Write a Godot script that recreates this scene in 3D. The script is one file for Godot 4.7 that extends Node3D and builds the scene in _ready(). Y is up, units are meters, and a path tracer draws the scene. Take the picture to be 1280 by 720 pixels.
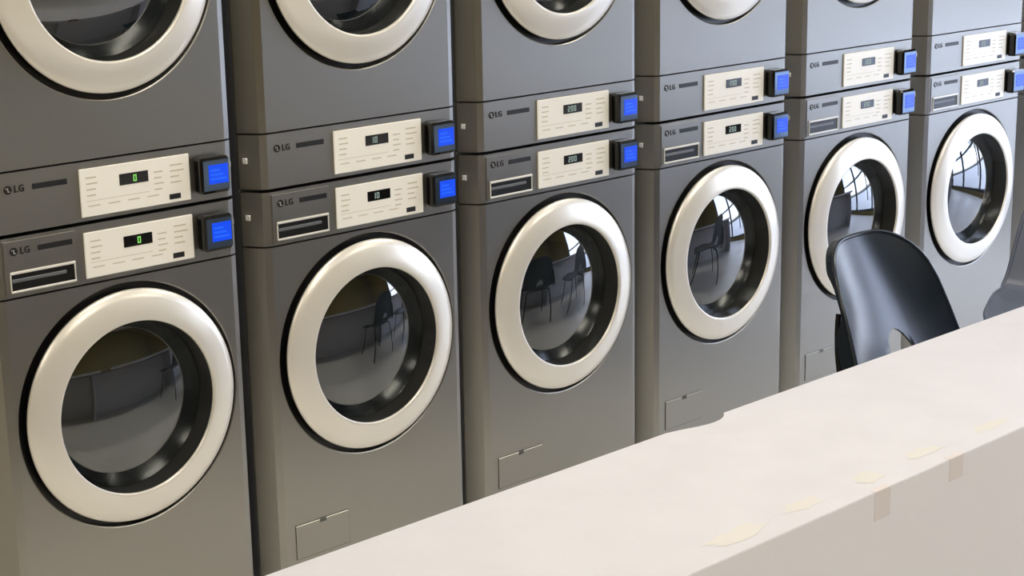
extends Node3D

const PITCH := 0.70          # spacing of the machines along the row (x); their fronts stand at z = 0
const SEAM := 1.0            # height at which a dryer sits on its washer
const DOOR_R := 0.270

var M := {}
var taken := {}


# ------------------------------------------------------------------ mesh helper
class MB:
	var v := PackedVector3Array()
	var n := PackedVector3Array()
	var uv := PackedVector2Array()

	func tri(a: Vector3, b: Vector3, c: Vector3, na: Vector3, nb: Vector3, nc: Vector3, planar := true) -> void:
		var face := (b - a).cross(c - a)
		if face.dot(na + nb + nc) > 0.0:      # front faces run clockwise
			var t := b; b = c; c = t
			t = nb; nb = nc; nc = t
		v.append(a); v.append(b); v.append(c)
		n.append(na); n.append(nb); n.append(nc)
		for p in [a, b, c]:
			uv.append(Vector2(p.x + p.z, p.y))

	func quad(a: Vector3, b: Vector3, c: Vector3, d: Vector3, nn: Vector3) -> void:
		tri(a, b, c, nn, nn, nn)
		tri(a, c, d, nn, nn, nn)

	func quadn(a: Vector3, b: Vector3, c: Vector3, d: Vector3, na: Vector3, nb: Vector3, nc: Vector3, nd: Vector3) -> void:
		tri(a, b, c, na, nb, nc)
		tri(a, c, d, na, nc, nd)

	# box with chamfered edges
	func box(lo: Vector3, hi: Vector3, b := 0.0) -> void:
		var c := (lo + hi) * 0.5
		var h := (hi - lo) * 0.5
		b = minf(b, minf(h.x, minf(h.y, h.z)) * 0.9)
		for ax in 3:
			var i := (ax + 1) % 3
			var j := (ax + 2) % 3
			for s in [-1.0, 1.0]:
				var p := []
				for q in [[-1, -1], [1, -1], [1, 1], [-1, 1]]:
					var w := Vector3.ZERO
					w[ax] = s * h[ax]
					w[i] = q[0] * (h[i] - b)
					w[j] = q[1] * (h[j] - b)
					p.append(c + w)
				var nn := Vector3.ZERO
				nn[ax] = s
				quad(p[0], p[1], p[2], p[3], nn)
		if b <= 0.0:
			return
		for ax in 3:
			var i := (ax + 1) % 3
			var j := (ax + 2) % 3
			for si in [-1.0, 1.0]:
				for sj in [-1.0, 1.0]:
					var p := []
					for q in [[-1.0, 0], [1.0, 0], [1.0, 1], [-1.0, 1]]:
						var w := Vector3.ZERO
						w[ax] = q[0] * (h[ax] - b)
						w[i] = si * (h[i] - (b if q[1] == 1 else 0.0))
						w[j] = sj * (h[j] - (b if q[1] == 0 else 0.0))
						p.append(c + w)
					var nn := Vector3.ZERO
					nn[i] = si
					nn[j] = sj
					quad(p[0], p[1], p[2], p[3], nn.normalized())
		for sx in [-1.0, 1.0]:
			for sy in [-1.0, 1.0]:
				for sz in [-1.0, 1.0]:
					var s := Vector3(sx, sy, sz)
					var a := c + s * Vector3(h.x, h.y - b, h.z - b)
					var d := c + s * Vector3(h.x - b, h.y, h.z - b)
					var e := c + s * Vector3(h.x - b, h.y - b, h.z)
					var nn := s.normalized()
					tri(a, d, e, nn, nn, nn)

	# profile of (radius, z), turned about the z axis through (cx, cy)
	func lathe(prof: Array, cx: float, cy: float, seg := 96, smooth := true, inward := false) -> void:
		var nrm := []
		for i in prof.size() - 1:
			var d: Vector2 = prof[i + 1] - prof[i]
			var q := Vector2(d.y, -d.x).normalized()      # right of travel
			nrm.append(-q if inward else q)
		for i in prof.size() - 1:
			var n0: Vector2 = nrm[i]
			var n1: Vector2 = nrm[i]
			if smooth:
				if i > 0 and nrm[i].dot(nrm[i - 1]) > 0.6: n0 = (nrm[i] + nrm[i - 1]).normalized()
				if i < nrm.size() - 1 and nrm[i].dot(nrm[i + 1]) > 0.6: n1 = (nrm[i] + nrm[i + 1]).normalized()
			var p0: Vector2 = prof[i]
			var p1: Vector2 = prof[i + 1]
			for k in seg:
				var a := TAU * k / seg
				var b := TAU * (k + 1) / seg
				var ca := Vector2(cos(a), sin(a))
				var cb := Vector2(cos(b), sin(b))
				var A := Vector3(cx + p0.x * ca.x, cy + p0.x * ca.y, p0.y)
				var B := Vector3(cx + p0.x * cb.x, cy + p0.x * cb.y, p0.y)
				var C := Vector3(cx + p1.x * cb.x, cy + p1.x * cb.y, p1.y)
				var D := Vector3(cx + p1.x * ca.x, cy + p1.x * ca.y, p1.y)
				var NA := Vector3(n0.x * ca.x, n0.x * ca.y, n0.y)
				var NB := Vector3(n0.x * cb.x, n0.x * cb.y, n0.y)
				var NC := Vector3(n1.x * cb.x, n1.x * cb.y, n1.y)
				var ND := Vector3(n1.x * ca.x, n1.x * ca.y, n1.y)
				tri(A, B, C, NA, NB, NC)
				if p1.x > 1e-5:
					tri(A, C, D, NA, NC, ND)

	func tube(path: Array, r: float, seg := 10) -> void:
		var rings := []
		var up := Vector3.UP
		for i in path.size():
			var d: Vector3 = (path[mini(i + 1, path.size() - 1)] - path[maxi(i - 1, 0)]).normalized()
			var s := d.cross(up)
			if s.length() < 0.05: s = d.cross(Vector3.RIGHT)
			s = s.normalized()
			up = s.cross(d).normalized()
			var ring := []
			for k in seg:
				var a := TAU * k / seg
				ring.append(s * cos(a) + up * sin(a))
			rings.append(ring)
		for i in path.size() - 1:
			for k in seg:
				var k2 := (k + 1) % seg
				var n0: Vector3 = rings[i][k]; var n1: Vector3 = rings[i][k2]
				var n2: Vector3 = rings[i + 1][k2]; var n3: Vector3 = rings[i + 1][k]
				quadn(path[i] + n0 * r, path[i] + n1 * r, path[i + 1] + n2 * r, path[i + 1] + n3 * r, n0, n1, n2, n3)
		for e in [0, path.size() - 1]:
			var d: Vector3 = (path[0] - path[1]).normalized() if e == 0 else (path[e] - path[e - 1]).normalized()
			for k in seg:
				tri(path[e], path[e] + rings[e][k] * r, path[e] + rings[e][(k + 1) % seg] * r, d, d, d)

	# a surface given as a grid of points, made into a shell of some thickness with closed edges
	func shell(g: Array, thick: float) -> void:
		var R := g.size()
		var C: int = g[0].size()
		var nn := []
		for i in R:
			var row := []
			for j in C:
				var du: Vector3 = g[i][mini(j + 1, C - 1)] - g[i][maxi(j - 1, 0)]
				var dv: Vector3 = g[mini(i + 1, R - 1)][j] - g[maxi(i - 1, 0)][j]
				var q := du.cross(dv)
				row.append(q.normalized() if q.length() > 1e-12 else Vector3.UP)
			nn.append(row)
		var at := func(i, j, s): return g[i][j] + nn[i][j] * (s * thick * 0.5)
		for s in [-1.0, 1.0]:
			for i in R - 1:
				for j in C - 1:
					quadn(at.call(i, j, s), at.call(i, j + 1, s), at.call(i + 1, j + 1, s), at.call(i + 1, j, s), nn[i][j] * s, nn[i][j + 1] * s, nn[i + 1][j + 1] * s, nn[i + 1][j] * s)
		for i in R - 1:
			for j in [0, C - 1]:
				var o: Vector3 = (g[i][j] - g[i][1 if j == 0 else C - 2]).normalized()
				quad(at.call(i, j, -1.0), at.call(i, j, 1.0), at.call(i + 1, j, 1.0), at.call(i + 1, j, -1.0), o)
		for j in C - 1:
			for i in [0, R - 1]:
				var o: Vector3 = (g[i][j] - g[1 if i == 0 else R - 2][j]).normalized()
				quad(at.call(i, j, -1.0), at.call(i, j, 1.0), at.call(i, j + 1, 1.0), at.call(i, j + 1, -1.0), o)

	func mesh() -> ArrayMesh:
		var arr := []
		arr.resize(Mesh.ARRAY_MAX)
		arr[Mesh.ARRAY_VERTEX] = v
		arr[Mesh.ARRAY_NORMAL] = n
		arr[Mesh.ARRAY_TEX_UV] = uv
		var m := ArrayMesh.new()
		m.add_surface_from_arrays(Mesh.PRIMITIVE_TRIANGLES, arr)
		return m


# ------------------------------------------------------------------ node helpers
func numbered(called: String) -> String:
	var k: int = taken.get(called, -1) + 1
	taken[called] = k
	return called if k == 0 else "%s_%03d" % [called, k]


func part(called: String, mb: MB, mat: Material, parent: Node3D) -> MeshInstance3D:
	return inst(called, mb.mesh(), mat, parent)


func inst(called: String, mesh: Mesh, mat: Material, parent: Node3D) -> MeshInstance3D:
	var o := MeshInstance3D.new()
	o.name = called
	o.mesh = mesh
	o.material_override = mat
	o.cast_shadow = GeometryInstance3D.SHADOW_CASTING_SETTING_ON
	parent.add_child(o, true)
	return o


func thing(called: String, label: String, category: String, at := Vector3.ZERO, turn := 0.0, group := "") -> Node3D:
	var o := Node3D.new()
	o.name = numbered(called)
	add_child(o, true)
	o.position = at
	o.rotation.y = turn
	tag(o, label, category, group)
	return o


func tag(o: Node3D, label: String, category: String, group := "") -> void:
	o.set_meta("label", label)
	o.set_meta("category", category)
	if group != "":
		o.set_meta("group", group)


func struct(called: String, mb: MB, mat: Material, label := "", category := "") -> MeshInstance3D:
	var o := part(called, mb, mat, self)
	o.set_meta("kind", "structure")
	if label != "":
		o.set_meta("label", label)
		o.set_meta("category", category)
	return o


func mat(col: Color, rough := 0.5, metal := 0.0) -> StandardMaterial3D:
	var m := StandardMaterial3D.new()
	m.albedo_color = col
	m.roughness = rough
	m.metallic = metal
	return m


func glow(col: Color, energy: float) -> StandardMaterial3D:
	var m := mat(Color(0.05, 0.05, 0.05), 0.3)
	m.emission_enabled = true
	m.emission = col
	m.emission_energy_multiplier = energy
	return m


func noise_tex(freq: float, seed_: int, a: Color, b: Color, size := 512, stretch := Vector2.ONE) -> ImageTexture:
	var f := FastNoiseLite.new()
	f.seed = seed_
	f.noise_type = FastNoiseLite.TYPE_SIMPLEX_SMOOTH
	f.frequency = freq
	f.fractal_octaves = 4
	var im := Image.create(size, size, false, Image.FORMAT_RGB8)
	for y in size:
		for x in size:
			# blend across the borders so that it repeats without a seam
			var p := Vector2(x, y) * stretch
			var s := Vector2(size, size) * stretch
			var u := float(x) / size
			var w := float(y) / size
			var val := lerpf(lerpf(f.get_noise_2d(p.x, p.y), f.get_noise_2d(p.x - s.x, p.y), u), lerpf(f.get_noise_2d(p.x, p.y - s.y), f.get_noise_2d(p.x - s.x, p.y - s.y), u), w)
			im.set_pixel(x, y, a.lerp(b, clampf(0.5 + val * 0.9, 0.0, 1.0)))
	return ImageTexture.create_from_image(im)


# ------------------------------------------------------------------ the scene
func _ready() -> void:
	camera_sky_and_exposure()
	materials()
	room()
	machines()
	counter()
	chairs()
	outside()


func camera_sky_and_exposure() -> void:
	var cam := Camera3D.new()
	cam.name = "camera"
	add_child(cam)
	var fw := Vector3(0.6745643, -0.23796184, -0.69881125)
	var rt := Vector3(0.71638049, -0.01751975, 0.69748983)
	var up := Vector3(0.17821897, 0.97111648, -0.15865302)
	cam.transform = Transform3D(Basis(rt, up, -fw).orthonormalized(), Vector3(-1.7177, 1.7621, 3.3582))
	cam.fov = rad_to_deg(2.0 * atan(360.0 / 2209.3))
	cam.near = 0.05
	cam.far = 200.0
	cam.current = true

	var env := Environment.new()
	env.background_mode = Environment.BG_SKY
	var sm := ProceduralSkyMaterial.new()
	sm.sky_top_color = Color(0.80, 0.86, 1.0)
	sm.sky_horizon_color = Color(0.91, 0.94, 1.0)
	sm.ground_bottom_color = Color(0.42, 0.42, 0.44)
	sm.ground_horizon_color = Color(0.6, 0.62, 0.65)
	sm.sky_energy_multiplier = 2.55
	sm.ground_energy_multiplier = 1.1
	var sky := Sky.new()
	sky.sky_material = sm
	env.sky = sky
	env.tonemap_mode = Environment.TONE_MAPPER_LINEAR
	env.tonemap_exposure = 1.0
	env.sdfgi_enabled = true
	env.ssao_enabled = true
	env.ssil_enabled = true
	var we := WorldEnvironment.new()
	we.name = "world_environment"
	we.environment = env
	add_child(we)


func materials() -> void:
	var brushed := noise_tex(0.05, 11, Color(0.36, 0.36, 0.36), Color(0.42, 0.42, 0.42), 512, Vector2(0.12, 9.0))
	var st := mat(Color(0.65, 0.642, 0.615), 1.0, 1.0)
	st.roughness_texture = brushed
	st.uv1_triplanar = true
	st.uv1_scale = Vector3(1.6, 1.6, 1.6)
	st.anisotropy_enabled = true      # brushed from side to side
	st.anisotropy = 0.75
	M.steel = st
	M.cabinet = mat(Color(0.42, 0.43, 0.45), 0.45, 0.3)
	M.fascia = st
	M.ring = mat(Color(0.93, 0.915, 0.88), 0.30, 0.42)
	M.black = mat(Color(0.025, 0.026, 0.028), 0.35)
	M.gloss_black = mat(Color(0.02, 0.022, 0.026), 0.08)
	M.rim = mat(Color(0.34, 0.345, 0.34), 0.2, 0.7)
	M.drum = mat(Color(0.42, 0.42, 0.42), 0.3, 1.0)
	M.white = mat(Color(0.96, 0.95, 0.92), 0.38)
	M.print = mat(Color(0.80, 0.765, 0.69), 0.5)
	M.darkprint = mat(Color(0.09, 0.09, 0.10), 0.45)
	M.bright = mat(Color(0.92, 0.91, 0.89), 0.3, 0.2)
	M.reader_face = mat(Color(0.36, 0.43, 0.52), 0.12, 0.8)
	M.bolt = mat(Color(0.92, 0.92, 0.92), 0.25, 0.3)
	M.screen = glow(Color(0.0, 0.30, 0.97), 0.95)
	M.screen_text = glow(Color(0.12, 0.42, 1.0), 1.0)
	M.led_green = glow(Color(0.62, 1.0, 0.45), 0.8)
	M.led_white = glow(Color(0.80, 0.90, 0.85), 0.45)
	var g := mat(Color(0.30, 0.36, 0.40, 0.10), 0.015)
	g.refraction_enabled = true
	g.refraction_scale = 0.11
	g.clearcoat_enabled = true
	g.clearcoat = 0.5
	g.clearcoat_roughness = 0.015
	M.glass = g
	var p := mat(Color(0.9, 0.95, 0.95, 0.03), 0.02)
	p.transparency = BaseMaterial3D.TRANSPARENCY_ALPHA
	M.pane = p
	# white laminate, faintly mottled
	var lam := mat(Color(1, 1, 1), 0.42)
	lam.albedo_texture = noise_tex(0.012, 5, Color(0.825, 0.822, 0.855), Color(0.85, 0.848, 0.88))
	lam.uv1_triplanar = true
	lam.uv1_scale = Vector3(0.9, 0.9, 0.9)
	M.laminate = lam
	M.lit_laminate = mat(Color(0.90, 0.895, 0.925), 0.5)  # laminate of the counter face, whitened in place of light falling on it
	M.stain = mat(Color(0.845, 0.835, 0.825), 0.5)
	M.core = mat(Color(0.50, 0.36, 0.27), 0.9)
	var tape := mat(Color(0.86, 0.83, 0.84), 0.3)
	M.tape = tape
	M.plastic = mat(Color(0.075, 0.115, 0.155), 0.22)
	M.grey_plastic = mat(Color(0.33, 0.36, 0.43), 0.4)
	M.tube = mat(Color(0.06, 0.06, 0.065), 0.3, 0.4)
	M.wall = mat(Color(0.72, 0.66, 0.50), 0.9)
	M.dark_wall = mat(Color(0.45, 0.39, 0.18), 0.8)
	M.ceiling = mat(Color(0.85, 0.84, 0.80), 0.95)
	var fl := mat(Color(1, 1, 1), 0.35)
	fl.albedo_texture = noise_tex(0.03, 9, Color(0.88, 0.875, 0.86), Color(0.93, 0.925, 0.91))
	fl.uv1_triplanar = true
	fl.uv1_world_triplanar = true
	M.floor = fl
	M.frame = mat(Color(0.25, 0.26, 0.28), 0.4, 0.5)
	M.lamp = glow(Color(1.0, 0.965, 0.90), 3.0)
	M.pavement = mat(Color(0.76, 0.76, 0.75), 0.9)
	M.leaf = mat(Color(0.14, 0.20, 0.10), 0.8)
	M.bark = mat(Color(0.16, 0.13, 0.11), 0.9)


# ------------------------------------------------------------------ room shell
const X0 := -4.2
const X1 := 5.8
const Z0 := -0.80
const Z1 := 5.8
const TOP := 2.9

func room() -> void:
	var b := MB.new()
	b.box(Vector3(X0, -0.2, Z0), Vector3(X1, 0.0, Z1))
	struct("floor", b, M.floor)
	b = MB.new()
	b.box(Vector3(X0 - 0.2, TOP, Z0 - 0.2), Vector3(X1 + 0.2, TOP + 0.2, Z1 + 0.2))
	struct("ceiling", b, M.ceiling)
	b = MB.new()
	b.box(Vector3(X0 - 0.2, -0.2, Z0 - 0.2), Vector3(X1 + 0.2, TOP, Z0))
	struct("wall_back", b, M.wall)
	var ys := 0.08
	var yh := 2.4
	b = MB.new()
	b.box(Vector3(X0 - 0.2, -0.2, Z1), Vector3(X1 + 0.2, TOP, Z1 + 0.2))
	struct("wall_front", b, M.dark_wall)
	b = MB.new()
	b.box(Vector3(X0 - 0.2, -0.2, Z0), Vector3(X0, TOP, Z1))
	struct("wall_left", b, M.dark_wall)
	# the street end: sill, head and piers round three tall shop windows
	b = MB.new()
	b.box(Vector3(X1, -0.2, Z0), Vector3(X1 + 0.2, ys, Z1))
	b.box(Vector3(X1, yh, Z0), Vector3(X1 + 0.2, TOP, Z1))
	b.box(Vector3(X1, ys, Z0), Vector3(X1 + 0.2, yh, -0.5))
	b.box(Vector3(X1, ys, 3.55), Vector3(X1 + 0.2, yh, Z1))
	struct("wall_right", b, M.dark_wall)
	var n := 1
	for w in [[-0.5, 0.85], [0.85, 2.2], [2.2, 3.55]]:
		shop_window(n, w[0], w[1], ys, yh)
		n += 1
	# warm fluorescent fittings on the ceiling
	var where := ["above the aisle farthest from the shop windows", "above the middle of the aisle by the washers", "above the aisle closest to the shop windows",
		"behind the counter farthest from the shop windows", "above the open floor halfway behind the counter", "behind the counter closest to the shop windows"]
	for i in LAMPS.size():
		var p: Vector2 = LAMPS[i]
		var o := thing("ceiling_light", "warm white fluorescent ceiling fitting " + where[i], "ceiling light", Vector3(p.x, TOP, p.y), 0.0, "fluorescent ceiling fittings")
		var f := MB.new()
		f.box(Vector3(-0.62, -0.05, -0.16), Vector3(0.62, 0.0, 0.16), 0.006)
		part("housing", f, M.ceiling, o)
		var d := MB.new()
		d.box(Vector3(-0.59, -0.062, -0.135), Vector3(0.59, -0.050, 0.135), 0.004)
		part("diffuser", d, M.lamp, o)
		var a := AreaLight3D.new()
		a.name = "tube_light"
		a.area_size = Vector2(1.16, 0.26)
		a.light_color = Color(1.0, 0.965, 0.90)
		a.light_energy = LAMP_ENERGY
		a.shadow_enabled = true
		a.set("area_range", 14.0)
		a.set("area_attenuation", 2.0)
		o.add_child(a)
		a.position = Vector3(0, -0.068, 0)
		a.rotation.x = -PI / 2

# a window frame with a rail and two panes, in the end wall
func shop_window(n: int, a: float, c: float, y0: float, y1: float) -> void:
	var t := 0.05
	var rail := 1.05
	var b := MB.new()
	var bar := func(p0: float, p1: float, q0: float, q1: float) -> void:
		b.box(Vector3(X1 + 0.06, q0, p0), Vector3(X1 + 0.14, q1, p1), 0.004)
	bar.call(a, a + t, y0, y1)
	bar.call(c - t, c, y0, y1)
	bar.call(a + t, c - t, y0, y0 + t)
	bar.call(a + t, c - t, y1 - t, y1)
	bar.call(a + t, c - t, rail, rail + t)
	var o := struct("window_%d" % n, b, M.frame)
	for q in [[y0 + t, rail], [rail + t, y1 - t]]:
		var g := MB.new()
		g.quad(Vector3(X1 + 0.1, q[0], a + t), Vector3(X1 + 0.1, q[0], c - t), Vector3(X1 + 0.1, q[1], c - t), Vector3(X1 + 0.1, q[1], a + t), Vector3(-1, 0, 0))
		part("pane", g, M.pane, o)


const LAMP_ENERGY := 2.5
const LAMPS := [Vector2(-2.2, 1.15), Vector2(0.6, 1.15), Vector2(3.4, 1.15), Vector2(-2.2, 3.3), Vector2(0.6, 3.3), Vector2(3.4, 3.3)]


# ------------------------------------------------------------------ washers and dryers
# local axes of a machine: x across from the door's middle, y up from its base, z out of its front
func panel_with_hole(y0: float, y1: float, cy: float) -> MB:
	var b := MB.new()
	var hw := 0.290
	var R := 0.2865
	var N := 120
	var angs := []
	for k in N: angs.append(TAU * k / N)
	for c in [Vector2(hw, y1 - cy), Vector2(-hw, y1 - cy), Vector2(-hw, y0 - cy), Vector2(hw, y0 - cy)]:
		angs.append(fposmod(c.angle(), TAU))
	angs.sort()
	var edge := func(a: float) -> Vector2:
		var d := Vector2(cos(a), sin(a))
		var t := 1e9
		if absf(d.x) > 1e-6: t = minf(t, hw / absf(d.x))
		if d.y > 1e-6: t = minf(t, (y1 - cy) / d.y)
		if d.y < -1e-6: t = minf(t, (y0 - cy) / d.y)
		return d * t
	for k in angs.size():
		var a0: float = angs[k]
		var a1: float = angs[(k + 1) % angs.size()]
		var e0: Vector2 = edge.call(a0)
		var e1: Vector2 = edge.call(a1)
		b.quad(Vector3(R * cos(a0), cy + R * sin(a0), 0), Vector3(e0.x, cy + e0.y, 0), Vector3(e1.x, cy + e1.y, 0), Vector3(R * cos(a1), cy + R * sin(a1), 0), Vector3(0, 0, 1))
	# shallow dish that the door sits in
	b.lathe([Vector2(R, 0.0), Vector2(R - 0.0025, -0.0015), Vector2(R - 0.004, -0.014)], 0.0, cy, 120, false)
	sides(b, y0, y1)
	return b


func sides(b: MB, y0: float, y1: float) -> void:
	for s in [-1.0, 1.0]:
		var pr := [Vector2(0.290, 0.0), Vector2(0.292, -0.0005), Vector2(0.308, -0.0075), Vector2(0.335, -0.055), Vector2(0.336, -0.060)]
		for i in pr.size() - 1:
			var p: Vector2 = pr[i]
			var q: Vector2 = pr[i + 1]
			var nn := Vector3(s * -(q.y - p.y), 0, (q.x - p.x)).normalized()
			b.quad(Vector3(s * p.x, y0, p.y), Vector3(s * q.x, y0, q.y), Vector3(s * q.x, y1, q.y), Vector3(s * p.x, y1, p.y), nn)
	# top and bottom returns of the sheet
	for e in [[y0, -1.0], [y1, 1.0]]:
		b.quad(Vector3(-0.308, e[0], -0.0075), Vector3(0.308, e[0], -0.0075), Vector3(0.290, e[0], 0), Vector3(-0.290, e[0], 0), Vector3(0, e[1], 0))
		b.quad(Vector3(-0.336, e[0], -0.06), Vector3(0.336, e[0], -0.06), Vector3(0.308, e[0], -0.0075), Vector3(-0.308, e[0], -0.0075), Vector3(0, e[1], 0))


func fascia(y0: float, y1: float) -> MB:
	var b := MB.new()
	b.quad(Vector3(-0.290, y0, 0), Vector3(0.290, y0, 0), Vector3(0.290, y1, 0), Vector3(-0.290, y1, 0), Vector3(0, 0, 1))
	sides(b, y0, y1)
	return b


var shared := {}

func segments(text: String, h: float) -> MB:
	# seven segment figures
	var on := {"0": "abcdef", "1": "bc", "2": "abged", "3": "abgcd", "5": "afgcd", "8": "abcdefg"}
	var b := MB.new()
	var w := h * 0.55
	var t := h * 0.15
	var x := 0.0
	for ch in text:
		var s: String = on.get(ch, "")
		var hh := h * 0.5
		if "a" in s: b.box(Vector3(x, h - t, 0), Vector3(x + w, h, 0.0006))
		if "g" in s: b.box(Vector3(x, hh - t * 0.5, 0), Vector3(x + w, hh + t * 0.5, 0.0006))
		if "d" in s: b.box(Vector3(x, 0, 0), Vector3(x + w, t, 0.0006))
		if "f" in s: b.box(Vector3(x, hh, 0), Vector3(x + t, h, 0.0006))
		if "e" in s: b.box(Vector3(x, 0, 0), Vector3(x + t, hh, 0.0006))
		if "b" in s: b.box(Vector3(x + w - t, hh, 0), Vector3(x + w, h, 0.0006))
		if "c" in s: b.box(Vector3(x + w - t, 0, 0), Vector3(x + w, hh, 0.0006))
		x += w + t * 1.6
	return b


func once(key: String, make: Callable) -> Mesh:
	if not shared.has(key):
		var m = make.call()
		shared[key] = m.mesh() if m is MB else m
	return shared[key]


func letters(text: String, size: float, depth := 0.001) -> TextMesh:
	var t := TextMesh.new()
	t.text = text
	var f := SystemFont.new()
	f.font_names = PackedStringArray(["Droid Sans"])
	f.font_weight = 700
	t.font = f
	t.font_size = 32
	t.pixel_size = size / 32.0
	t.depth = depth
	t.horizontal_alignment = HORIZONTAL_ALIGNMENT_LEFT
	t.vertical_alignment = VERTICAL_ALIGNMENT_CENTER
	return t


func machine(kind: String, label: String, group: String, x: float, y: float, green: bool, digits: String) -> Node3D:
	var washer := kind == "washer"
	var o := thing("clothes_" + kind, label, kind, Vector3(x, y, 0), 0.0, group)
	var H := 1.0
	var cy := 0.5666 if washer else 0.546
	# y of the fascia band
	var f0 := 0.866 if washer else 0.004
	var f1 := 0.996 if washer else 0.134
	# cabinet: sides, back, top and bottom behind the front sheets
	inst("cabinet", once(kind + "cab", func():
		var b := MB.new()
		var t := 0.012
		b.box(Vector3(-0.336, 0, -0.72), Vector3(-0.336 + t, H, -0.0605))
		b.box(Vector3(0.336 - t, 0, -0.72), Vector3(0.336, H, -0.0605))
		b.box(Vector3(-0.336 + t, 0, -0.72), Vector3(0.336 - t, H, -0.708))
		b.box(Vector3(-0.336 + t, 0, -0.708), Vector3(0.336 - t, t, -0.0605))
		b.box(Vector3(-0.336 + t, H - t, -0.708), Vector3(0.336 - t, H, -0.0605))
		return b), M.cabinet, o)
	inst("front_panel", once(kind + "front", func(): return panel_with_hole(0.004 if washer else 0.138, 0.862 if washer else 0.99, cy)), M.steel, o)
	inst("control_fascia", once(kind + "fascia", func(): return fascia(f0, f1)), M.fascia, o)
	door(o, cy, kind)
	# white control panel
	var w0 := 0.877 if washer else 0.013
	var w1 := 0.979 if washer else 0.119
	var lx := -0.3225
	var cp := inst("control_panel", once(kind + "white", func():
		var b := MB.new()
		b.box(Vector3(lx + 0.228, w0, 0.0), Vector3(lx + 0.510, w1, 0.005), 0.0015)
		return b), M.white, o)
	var dy := w1 - 0.036
	inst("display", once(kind + "disp", func():
		var b := MB.new()
		b.box(Vector3(lx + 0.326, dy - 0.012, 0.005), Vector3(lx + 0.400, dy + 0.013, 0.0062), 0.0005)
		return b), M.gloss_black, cp)
	var dg := inst("display_digits", once("digits" + digits, func(): return segments(digits, 0.015)), M.led_green if green else M.led_white, cp)
	dg.position = Vector3(lx + 0.343, dy - 0.007, 0.0062)
	if green: dg.position.x += 0.018
	inst("printed_legend", once(kind + "legend", func():
		var b := MB.new()
		var rng := RandomNumberGenerator.new()
		rng.seed = 3
		for r in [[0.243, 0.275, 0.0], [0.415, 0.440, 0.01], [0.458, 0.495, 0.0]]:
			for k in 4:
				var yy: float = w1 - 0.022 - r[2] - k * 0.013
				b.box(Vector3(lx + r[0], yy, 0.005), Vector3(lx + r[0] + (r[1] - r[0]) * rng.randf_range(0.6, 1.0), yy + 0.003, 0.0053))
		for k in 4:
			b.box(Vector3(lx + 0.245 + k * 0.05, w0 + 0.022, 0.005), Vector3(lx + 0.275 + k * 0.05, w0 + 0.0245, 0.0053))
		b.box(Vector3(lx + 0.240, w0 + 0.034, 0.005), Vector3(lx + 0.400, w0 + 0.035, 0.0053))
		return b), M.print, cp)
	inst("small_sticker", once(kind + "stick", func():
		var b := MB.new()
		b.box(Vector3(lx + 0.452, w0 + 0.008, 0.005), Vector3(lx + 0.482, w0 + 0.020, 0.0055))
		return b), M.darkprint, cp)
	# maker's emblem and letters
	var ly := 0.966 if washer else 0.098
	var lz := 0.0025 if washer else 0.0
	var em := inst("emblem", once(kind + "emblem", func():
		var b := MB.new()
		b.lathe([Vector2(0.0091, 0.0), Vector2(0.0091, 0.0012), Vector2(0.0001, 0.0012)], lx + 0.060, ly, 24, false)
		return b), M.darkprint, o)
	em.position.z = lz
	inst("emblem_face", once(kind + "emblemface", func():
		var b := MB.new()
		b.box(Vector3(lx + 0.0592, ly - 0.0045, 0.0012), Vector3(lx + 0.0605, ly + 0.0045, 0.0016))
		b.box(Vector3(lx + 0.0605, ly - 0.0045, 0.0012), Vector3(lx + 0.0640, ly - 0.0032, 0.0016))
		b.box(Vector3(lx + 0.0550, ly + 0.0020, 0.0012), Vector3(lx + 0.0572, ly + 0.0042, 0.0016))
		return b), M.bright, em)
	var lt := inst("logo_letters", once("LG", func(): return letters("LG", 0.021)), M.darkprint, o)
	lt.position = Vector3(lx + 0.073, ly, lz + 0.0005)
	var np := inst("name_plate", once(kind + "plate", func():
		var b := MB.new()
		b.box(Vector3(lx + 0.117, ly - 0.006, 0.0), Vector3(lx + 0.200, ly + 0.006, 0.0012), 0.0004)
		return b), M.darkprint, o)
	np.position.z = lz
	# card reader with a lit screen
	var p0 := 0.890 if washer else 0.024
	var pay := inst("payment_reader", once(kind + "pay", func():
		var b := MB.new()
		b.box(Vector3(lx + 0.522, p0, 0.0), Vector3(lx + 0.601, p0 + 0.083, 0.034), 0.006)
		return b), M.gloss_black, o)
	inst("reader_face", once(kind + "payface", func():
		var b := MB.new()
		b.box(Vector3(lx + 0.527, p0 + 0.007, 0.0335), Vector3(lx + 0.597, p0 + 0.076, 0.0344), 0.0004)
		return b), M.reader_face, pay)
	inst("screen", once(kind + "screen", func():
		var b := MB.new()
		b.box(Vector3(lx + 0.541, p0 + 0.022, 0.0344), Vector3(lx + 0.594, p0 + 0.066, 0.0350))
		return b), M.screen, pay)
	inst("screen_print", once(kind + "screentext", func():
		var b := MB.new()
		for k in 3:
			b.box(Vector3(lx + 0.546, p0 + 0.031 + k * 0.010, 0.0350), Vector3(lx + 0.588 - k * 0.008, p0 + 0.035 + k * 0.010, 0.0352))
		return b), M.screen_text, pay)
	# bolts on both flanks
	for s in [-1.0, 1.0]:
		var bo := inst("side_bolt", once("bolt" + str(s), func():
			var b := MB.new()
			b.box(Vector3(-0.006, -0.007, -0.003), Vector3(0.006, 0.007, 0.003), 0.0015)
			return b), M.bolt, o)
		bo.position = Vector3(s * 0.3275, 0.935 if washer else 0.072, -0.040)
		bo.rotation.y = s * 1.084
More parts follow.
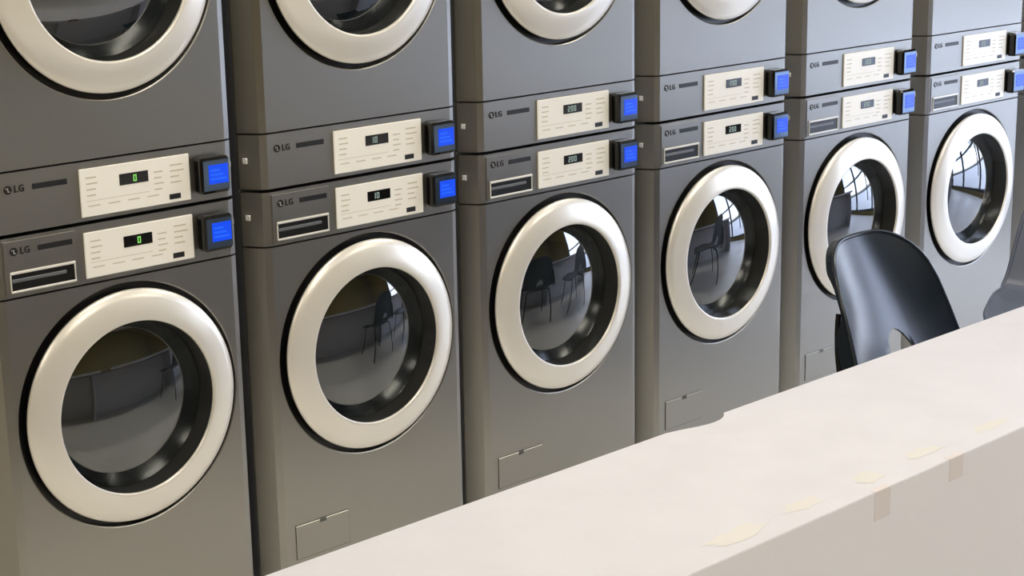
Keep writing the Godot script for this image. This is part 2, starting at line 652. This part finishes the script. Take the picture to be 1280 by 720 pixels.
	if washer:
		var dr := inst("detergent_drawer", once("drawer", func():
			var b := MB.new()
			b.box(Vector3(lx + 0.036, 0.871, 0.0), Vector3(lx + 0.208, 0.989, 0.0025), 0.0012)
			return b), M.fascia, o)
		inst("handle_frame", once("drawerframe", func():
			var b := MB.new()
			b.box(Vector3(lx + 0.046, 0.917, 0.0025), Vector3(lx + 0.203, 0.923, 0.007), 0.0015)
			b.box(Vector3(lx + 0.046, 0.877, 0.0025), Vector3(lx + 0.203, 0.882, 0.007), 0.0015)
			b.box(Vector3(lx + 0.046, 0.882, 0.0025), Vector3(lx + 0.049, 0.917, 0.006), 0.001)
			b.box(Vector3(lx + 0.200, 0.882, 0.0025), Vector3(lx + 0.203, 0.917, 0.006), 0.001)
			return b), M.bright, dr)
		inst("handle_pocket", once("drawerpocket", func():
			var b := MB.new()
			b.box(Vector3(lx + 0.049, 0.882, 0.0025), Vector3(lx + 0.200, 0.917, 0.0032))
			return b), M.black, dr)
		inst("handle_grip", once("drawergrip", func():
			var b := MB.new()
			b.box(Vector3(lx + 0.050, 0.899, 0.0032), Vector3(lx + 0.180, 0.907, 0.006), 0.002)
			return b), M.cabinet, dr)
		inst("filter_cover", once("filter", func():
			var b := MB.new()
			b.box(Vector3(lx + 0.060, 0.058, 0.0), Vector3(lx + 0.229, 0.146, 0.003), 0.0015)
			return b), M.steel, o)
		inst("filter_cover_gap", once("filtergap", func():
			var b := MB.new()
			b.box(Vector3(lx + 0.0588, 0.0568, 0.0), Vector3(lx + 0.2302, 0.1472, 0.0006))
			b.box(Vector3(lx + 0.135, 0.138, 0.003), Vector3(lx + 0.155, 0.1465, 0.0034))
			return b), M.rim, o)
	return o


func door(o: Node3D, cy: float, kind: String) -> void:
	var d := inst("door", once(kind + "door", func():
		var b := MB.new()
		var R := DOOR_R
		b.lathe([Vector2(R - 0.002, 0.004), Vector2(R, 0.008), Vector2(R - 0.0005, 0.011), Vector2(R - 0.003, 0.014), Vector2(0.250, 0.0205), Vector2(0.226, 0.027), Vector2(0.206, 0.032), Vector2(0.202, 0.032), Vector2(0.1995, 0.030), Vector2(0.199, 0.026)], 0.0, cy, 128)
		return b), M.ring, o)
	inst("door_gap_shade", once(kind + "doorgapshade", func():
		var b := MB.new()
		b.lathe([Vector2(0.283, -0.0140), Vector2(0.261, -0.0145), Vector2(0.262, 0.004), Vector2(DOOR_R - 0.002, 0.004)], 0.0, cy, 96, false)  # groove floor and door flank painted black as the shade in the gap
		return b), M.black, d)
	inst("inner_rim", once(kind + "rim", func():
		var b := MB.new()
		b.lathe([Vector2(0.199, 0.026), Vector2(0.1985, 0.015), Vector2(0.1972, -0.008), Vector2(0.1960, -0.030), Vector2(0.186, -0.034)], 0.0, cy, 96)
		return b), M.rim, d)
	inst("door_glass", once(kind + "glass", func():
		var b := MB.new()
		var prof := []
		var r0 := 0.195
		var sag := 0.036
		var RR := (r0 * r0 + sag * sag) / (2.0 * sag)
		for i in 17:
			var r := r0 * (1.0 - i / 16.0)
			prof.append(Vector2(r, -0.022 + sqrt(RR * RR - r * r) - (RR - sag)))
		b.lathe(prof, 0.0, cy, 96)
		var inner := [Vector2(r0, -0.027), Vector2(r0, -0.022)]
		b.lathe(inner, 0.0, cy, 96, false)
		prof = []
		for i in 17:
			var r := r0 * (1.0 - i / 16.0)
			prof.append(Vector2(r, -0.027 + sqrt(RR * RR - r * r) - (RR - sag)))
		b.lathe(prof, 0.0, cy, 96, true, true)
		return b), M.glass, d)
	var dm := inst("drum", once(kind + "drum", func():
		var b := MB.new()
		b.lathe([Vector2(0.200, -0.060), Vector2(0.235, -0.075), Vector2(0.235, -0.47), Vector2(0.20, -0.50), Vector2(0.0, -0.51)], 0.0, cy, 64)
		return b), M.drum, o)
	for k in 3:
		inst("lifter", once(kind + "lifter%d" % k, func():
			var b := MB.new()
			var a := TAU * k / 3.0 + 0.6
			var c := Vector2(cos(a), sin(a))
			var s := Vector2(-c.y, c.x)
			var p := []
			for q in [[0.236, -0.05], [0.19, -0.016], [0.19, 0.016], [0.236, 0.05]]:
				var v: Vector2 = c * q[0] + s * q[1]
				p.append(Vector3(v.x, v.y + cy, 0))
			for i in 3:
				var m: Vector3 = (p[i] + p[i + 1]) * 0.5 - Vector3(c.x, c.y, 0) * 0.23 - Vector3(0, cy, 0)
				var e: Vector3 = p[i + 1] - p[i]
				var nn := Vector3(-e.y, e.x, 0).normalized()
				if nn.dot(m) < 0: nn = -nn
				b.quad(p[i] + Vector3(0, 0, -0.11), p[i + 1] + Vector3(0, 0, -0.11), p[i + 1] + Vector3(0, 0, -0.46), p[i] + Vector3(0, 0, -0.46), nn)
			b.quad(p[0] + Vector3(0, 0, -0.11), p[1] + Vector3(0, 0, -0.11), p[2] + Vector3(0, 0, -0.11), p[3] + Vector3(0, 0, -0.11), Vector3(0, 0, 1))
			return b), M.bright, dm)


func machines() -> void:
	var off := [0.0, 0.0, 0.0, 0.0, 0.0, 0.010, 0.012]
	var wl := [
		"stainless steel front-load washer, fourth one along the row from the black chair",
		"stainless steel front-load washer, third one along the row from the black chair",
		"stainless steel front-load washer, two machines along the row from the black chair",
		"stainless steel front-load washer right beside the one the black chair hides",
		"stainless steel front-load washer with its door partly hidden behind the black chair",
		"stainless steel front-load washer standing between the black chair and the grey chair",
		"stainless steel front-load washer hidden behind the grey chair"]
	var dl := [
		"stainless steel dryer stacked on the fourth washer along from the black chair",
		"stainless steel dryer stacked on the third washer along from the black chair",
		"stainless steel dryer stacked on the second washer along from the black chair",
		"stainless steel dryer stacked on the washer right beside the black chair's one",
		"stainless steel dryer stacked on the washer that the black chair partly hides",
		"stainless steel dryer stacked on the washer between the black and grey chairs",
		"stainless steel dryer stacked on the washer hidden behind the grey chair"]
	var dg := ["0", "10", "200", "200", "200", "20", "20"]
	for k in 7:
		var x: float = k * PITCH + 0.3225 + off[k]
		machine("washer", wl[k], "row of stacked washers", x, 0.0, k == 0, dg[k])
		machine("dryer", dl[k], "row of stacked dryers", x, SEAM, k == 0, dg[k])


# ------------------------------------------------------------------ folding counter
const CH := 0.75
const CZ0 := 1.378
const CZ1 := 1.822

func counter() -> void:
	var xa := -1.6
	var xb := 4.6
	var o := thing("folding_counter", "long white laminate folding counter with a chipped edge in front of the washers", "counter", Vector3(xa, 0, CZ0))
	# outline of the top, with a shallow bite out of the edge that faces the washers
	var L := xb - xa
	var pts := [Vector2(0, 0)]
	var bite0 := 0.575 - xa
	var bite1 := 0.735 - xa
	for i in 13:
		var t := i / 12.0
		var dpt := 0.022 * pow(sin(PI * pow(t, 1.6)), 0.8) if i > 0 and i < 12 else 0.0
		pts.append(Vector2(lerpf(bite0, bite1, t), dpt))
	pts.append(Vector2(L, 0))
	pts.append(Vector2(L, CZ1 - CZ0))
	pts.append(Vector2(0, CZ1 - CZ0))
	var poly := PackedVector2Array(pts)
	var idx := Geometry2D.triangulate_polygon(poly)
	var layer := func(y0: float, y1: float) -> MB:
		var b := MB.new()
		for i in range(0, idx.size(), 3):
			for e in [[y1, Vector3.UP], [y0, Vector3.DOWN]]:
				var q := []
				for k in 3: q.append(Vector3(poly[idx[i + k]].x, e[0], poly[idx[i + k]].y))
				b.tri(q[0], q[1], q[2], e[1], e[1], e[1])
		for i in poly.size():
			var p := poly[i]
			var q := poly[(i + 1) % poly.size()]
			var d := q - p
			b.quad(Vector3(p.x, y0, p.y), Vector3(q.x, y0, q.y), Vector3(q.x, y1, q.y), Vector3(p.x, y1, p.y), Vector3(d.y, 0, -d.x).normalized())
		return b
	part("laminate_top", layer.call(CH - 0.003, CH), M.laminate, o)
	part("board_core", layer.call(CH - 0.034, CH - 0.003), M.core, o)
	# edge band on the far side, broken off at the bite
	var eb := MB.new()
	eb.box(Vector3(0, CH - 0.036, -0.002), Vector3(bite0, CH - 0.0005, 0.0))
	eb.box(Vector3(bite1, CH - 0.036, -0.002), Vector3(L, CH - 0.0005, 0.0))
	part("edge_band", eb, M.laminate, o)
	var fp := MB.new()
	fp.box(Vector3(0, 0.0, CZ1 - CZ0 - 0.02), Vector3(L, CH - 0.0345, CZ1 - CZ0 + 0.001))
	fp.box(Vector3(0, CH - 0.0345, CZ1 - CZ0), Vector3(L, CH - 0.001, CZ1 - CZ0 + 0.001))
	part("front_panel", fp, M.lit_laminate, o)
	for x in [0.0, 2.05, 4.1, L - 0.02]:
		var lg := MB.new()
		lg.box(Vector3(x, 0, 0.12), Vector3(x + 0.02, CH - 0.0345, CZ1 - CZ0 - 0.0205))
		part("support_panel", lg, M.laminate, o)
	# yellowed glue left on the top by old tape
	var rng := RandomNumberGenerator.new()
	rng.seed = 8
	for q in [[0.28, 1.775, 0.075, 0.022], [0.45, 1.77, 0.055, 0.020], [0.625, 1.772, 0.035, 0.026], [0.80, 1.768, 0.050, 0.018], [1.0, 1.775, 0.06, 0.016]]:
		var sb := MB.new()
		var ring := []
		for k in 22:
			var a := TAU * k / 22.0
			var r := rng.randf_range(0.65, 1.1)
			ring.append(Vector3(q[0] - xa + cos(a) * q[2] * r, CH + 0.0004, minf(q[1] - CZ0 + sin(a) * q[3] * r, CZ1 - CZ0 - 0.002)))
		var mid := Vector3(q[0] - xa, CH + 0.0004, q[1] - CZ0)
		for k in 22: sb.tri(mid, ring[k], ring[(k + 1) % 22], Vector3.UP, Vector3.UP, Vector3.UP)
		part("glue_stain", sb, M.stain, o)
	# strips of old tape folded over the edge
	for q in [[0.572, 0.044, 0.050], [0.792, 0.042, 0.040]]:
		var tp := MB.new()
		var zf := CZ1 - CZ0 + 0.001
		tp.box(Vector3(q[0] - xa, CH - q[2], zf), Vector3(q[0] - xa + q[1], CH, zf + 0.0006))
		tp.box(Vector3(q[0] - xa, CH, zf - 0.012), Vector3(q[0] - xa + q[1], CH + 0.0005, zf + 0.0006))
		part("tape_strip", tp, M.tape, o)


# ------------------------------------------------------------------ chairs
# local axes: x to the sitter's left, y up, the chair faces +z; a one-piece bucket of moulded plastic on a tube frame
const SEAT_Y := 0.435
const BACK_L := 0.396

func bucket(s: float, u: float) -> Vector3:
	# s runs from the seat's front edge (negative) over the bend (0) up the back, u from side to side
	var rec := 0.488
	var rad := 0.105
	var turn := PI / 2 - rec
	var arc := rad * turn
	var p: Vector2
	var n: Vector2
	if s < -arc / 2:
		p = Vector2(-s - arc / 2, SEAT_Y)
		n = Vector2(0, 1)
	else:
		var th := minf((s + arc / 2) / rad, turn)
		var e := maxf(s - arc / 2, 0.0)
		p = Vector2(-rad * sin(th), SEAT_Y + rad * (1.0 - cos(th))) + Vector2(-cos(th), sin(th)) * e
		n = Vector2(sin(th), cos(th))
	var h := 0.0426 - 0.0214 * exp(-pow(s / 0.16, 2.0))
	if s < -0.15: h = lerpf(h, 0.008, smoothstep(-0.15, -0.42, s))
	var w := lerpf(0.2586, 0.1993, clampf(s / BACK_L, 0.0, 1.0))
	if s < -0.30: w -= 0.03 * pow((-s - 0.30) / 0.12, 2.0)
	p += n * h * u * u
	if s < -0.36: p.y -= 0.02 * pow((-s - 0.36) / 0.06, 2.0)
	return Vector3(u * w, p.y, p.x)


func chair_meshes() -> void:
	if shared.has("chair_back"): return
	var NU := 48
	var NV := 22
	var us := []
	for j in NU + 1:
		var u := -1.0 + 2.0 * j / NU
		us.append(sin(u * PI / 2) * 0.45 + u * 0.55)
	var g := []
	for i in NV + 1:
		var row := []
		for u in us:
			var s1 := BACK_L * (0.565 + 0.435 * pow(maxf(0.0, 1.0 - pow(absf(u), 2.835)), 0.45))
			var s0 := 0.0
			if absf(u) < 0.28: s0 = 0.137 * sqrt(1.0 - pow(u / 0.28, 2.0))
			row.append(bucket(lerpf(s0, s1, float(i) / NV), u))
		g.append(row)
	var b := MB.new()
	b.shell(g, 0.006)
	shared.chair_back = b.mesh()
	var gs := []
	for i in 25:
		var row := []
		for u in us: row.append(bucket(lerpf(-0.42, 0.0, i / 24.0), u))
		gs.append(row)
	b = MB.new()
	b.shell(gs, 0.006)
	shared.chair_seat = b.mesh()
	# rolled rim round the back and down both sides
	var path := []
	for i in range(0, 25): path.append(gs[i][0])
	for i in range(1, NV + 1): path.append(g[i][0])
	for j in range(1, NU + 1): path.append(g[NV][j])
	for i in range(NV - 1, -1, -1): path.append(g[i][NU])
	for i in range(23, -1, -1): path.append(gs[i][NU])
	b = MB.new()
	b.tube(path, 0.0065, 8)
	shared.chair_rim = b.mesh()
	for s in [-1.0, 1.0]:
		b = MB.new()
		b.tube([Vector3(s * 0.17, SEAT_Y - 0.004, 0.28), Vector3(s * 0.20, SEAT_Y - 0.03, 0.29), Vector3(s * 0.245, 0.0, 0.34)], 0.010)
		shared["chair_front_leg%d" % int(s)] = b.mesh()
		b = MB.new()
		b.tube([Vector3(s * 0.17, SEAT_Y - 0.004, 0.0), Vector3(s * 0.20, SEAT_Y - 0.03, -0.02), Vector3(s * 0.245, 0.0, -0.16)], 0.010)
		shared["chair_rear_leg%d" % int(s)] = b.mesh()
	# turned-back flange along the edge of the back, cut away at the shoulders
	var back_dir := func(p: Vector3, q: Vector3, side: float, wd: float) -> Vector3:
		return p + Vector3(side * 0.25, -0.18, -1.0).normalized() * wd
	var fl := [[], []]
	var sides_n := NV + 1
	var edge := []
	for i in sides_n: edge.append([g[i][0], -1.0, 0.030 * (1.0 - smoothstep(0.62, 0.95, float(i) / NV)) + 0.008])
	for j in range(1, NU): 
		var u: float = us[j]
		edge.append([g[NV][j], u, 0.008 + 0.013 * smoothstep(1.0, 0.90, absf(u))])
	for i in range(NV, -1, -1): edge.append([g[i][NU], 1.0, 0.030 * (1.0 - smoothstep(0.62, 0.95, float(i) / NV)) + 0.008])
	for e in edge:
		fl[0].append(e[0])
		fl[1].append(back_dir.call(e[0], e[0], e[1], e[2]))
	b = MB.new()
	b.shell(fl, 0.005)
	shared.chair_flange = b.mesh()
	# tubes that run up behind the back from the rear legs
	for s in [-1.0, 1.0]:
		var pth := []
		for i in 13:
			var t := i / 12.0
			var p0 := bucket(lerpf(-0.06, 0.215, t), s * 0.98)
			pth.append(p0 + Vector3(s * 0.012, -0.014, -0.048) * (1.0 - 0.7 * pow(t, 3.0)))
		b = MB.new()
		b.tube(pth, 0.007, 10)
		shared["chair_upright%d" % int(s)] = b.mesh()
	b = MB.new()
	b.tube([Vector3(-0.17, SEAT_Y - 0.012, 0.28), Vector3(0.17, SEAT_Y - 0.012, 0.28)], 0.008)
	b.tube([Vector3(-0.17, SEAT_Y - 0.012, 0.0), Vector3(0.17, SEAT_Y - 0.012, 0.0)], 0.008)
	shared.chair_frame = b.mesh()


func chair(label: String, group: String, at: Vector3, turn: float, plastic: Material) -> Node3D:
	chair_meshes()
	var o := thing("plastic_chair", label, "chair", at, turn, group)
	var bk := inst("backrest", shared.chair_back, plastic, o)
	inst("rolled_rim", shared.chair_rim, plastic, bk)
	inst("edge_flange", shared.chair_flange, plastic, bk)
	inst("seat", shared.chair_seat, plastic, o)
	for s in [-1, 1]:
		inst("leg", shared["chair_front_leg%d" % s], M.tube, o)
		inst("leg", shared["chair_rear_leg%d" % s], M.tube, o)
		inst("back_upright", shared["chair_upright%d" % s], M.tube, o)
	inst("seat_frame", shared.chair_frame, M.tube, o)
	return o


func chairs() -> void:
	chair("glossy black plastic chair with an arched hole in its back, tucked under the counter", "", Vector3(2.0363, 0.0, 1.0099), 0.0503, M.plastic)
	chair("slate grey plastic chair turned side-on behind the white counter", "", Vector3(3.046, 0, 0.893), -1.201, M.grey_plastic)


# ------------------------------------------------------------------ the street that the door glass mirrors
func outside() -> void:
	var b := MB.new()
	b.box(Vector3(X1 + 0.2, -0.35, -14.0), Vector3(40.0, -0.2, 30.0))
	struct("pavement", b, M.pavement)
	var spots := [[Vector3(9.6, -0.2, 0.6), 1.0], [Vector3(11.2, -0.2, 3.6), 1.15], [Vector3(10.2, -0.2, -2.4), 0.9]]
	for i in spots.size():
		tree(spots[i][0], spots[i][1], 20 + i)


func tree(at: Vector3, k: float, seed_: int) -> void:
	var o := thing("street_tree", "%s leafy street tree on the pavement outside the shop windows" % ["small", "middle-sized", "tall"][int(k > 0.95) + int(k > 1.05)], "tree", at, 0.0, "street trees outside the windows")
	var rng := RandomNumberGenerator.new()
	rng.seed = seed_
	var b := MB.new()
	b.tube([Vector3.ZERO, Vector3(0.04, 1.2, 0.02) * k, Vector3(-0.02, 2.4, 0.05) * k], 0.09 * k, 8)
	part("trunk", b, M.bark, o)
	var leaves := MB.new()
	for i in 9:
		var a := TAU * i / 9.0 + rng.randf()
		var tip := Vector3(cos(a) * rng.randf_range(0.6, 1.3), rng.randf_range(2.2, 4.4), sin(a) * rng.randf_range(0.6, 1.3)) * k
		var br := MB.new()
		var foot := Vector3(0, rng.randf_range(1.2, 2.3) * k, 0)
		br.tube([foot, foot.lerp(tip, 0.5) + Vector3(0, 0.15, 0), tip], 0.03 * k, 6)
		part("branch", br, M.bark, o)
		for j in 70:
			var c := foot.lerp(tip, rng.randf_range(0.45, 1.1)) + Vector3(rng.randfn(), rng.randfn(), rng.randfn()) * 0.22 * k
			var u := Vector3(rng.randfn(), rng.randfn(), rng.randfn()).normalized()
			var v := u.cross(Vector3(rng.randfn(), rng.randfn(), rng.randfn())).normalized()
			var w := u.cross(v)
			leaves.quad(c + u * 0.11, c + v * 0.05, c - u * 0.11, c - v * 0.05, w)
	var lf := part("foliage", leaves, M.leaf, o)
	lf.set_meta("kind", "stuff")
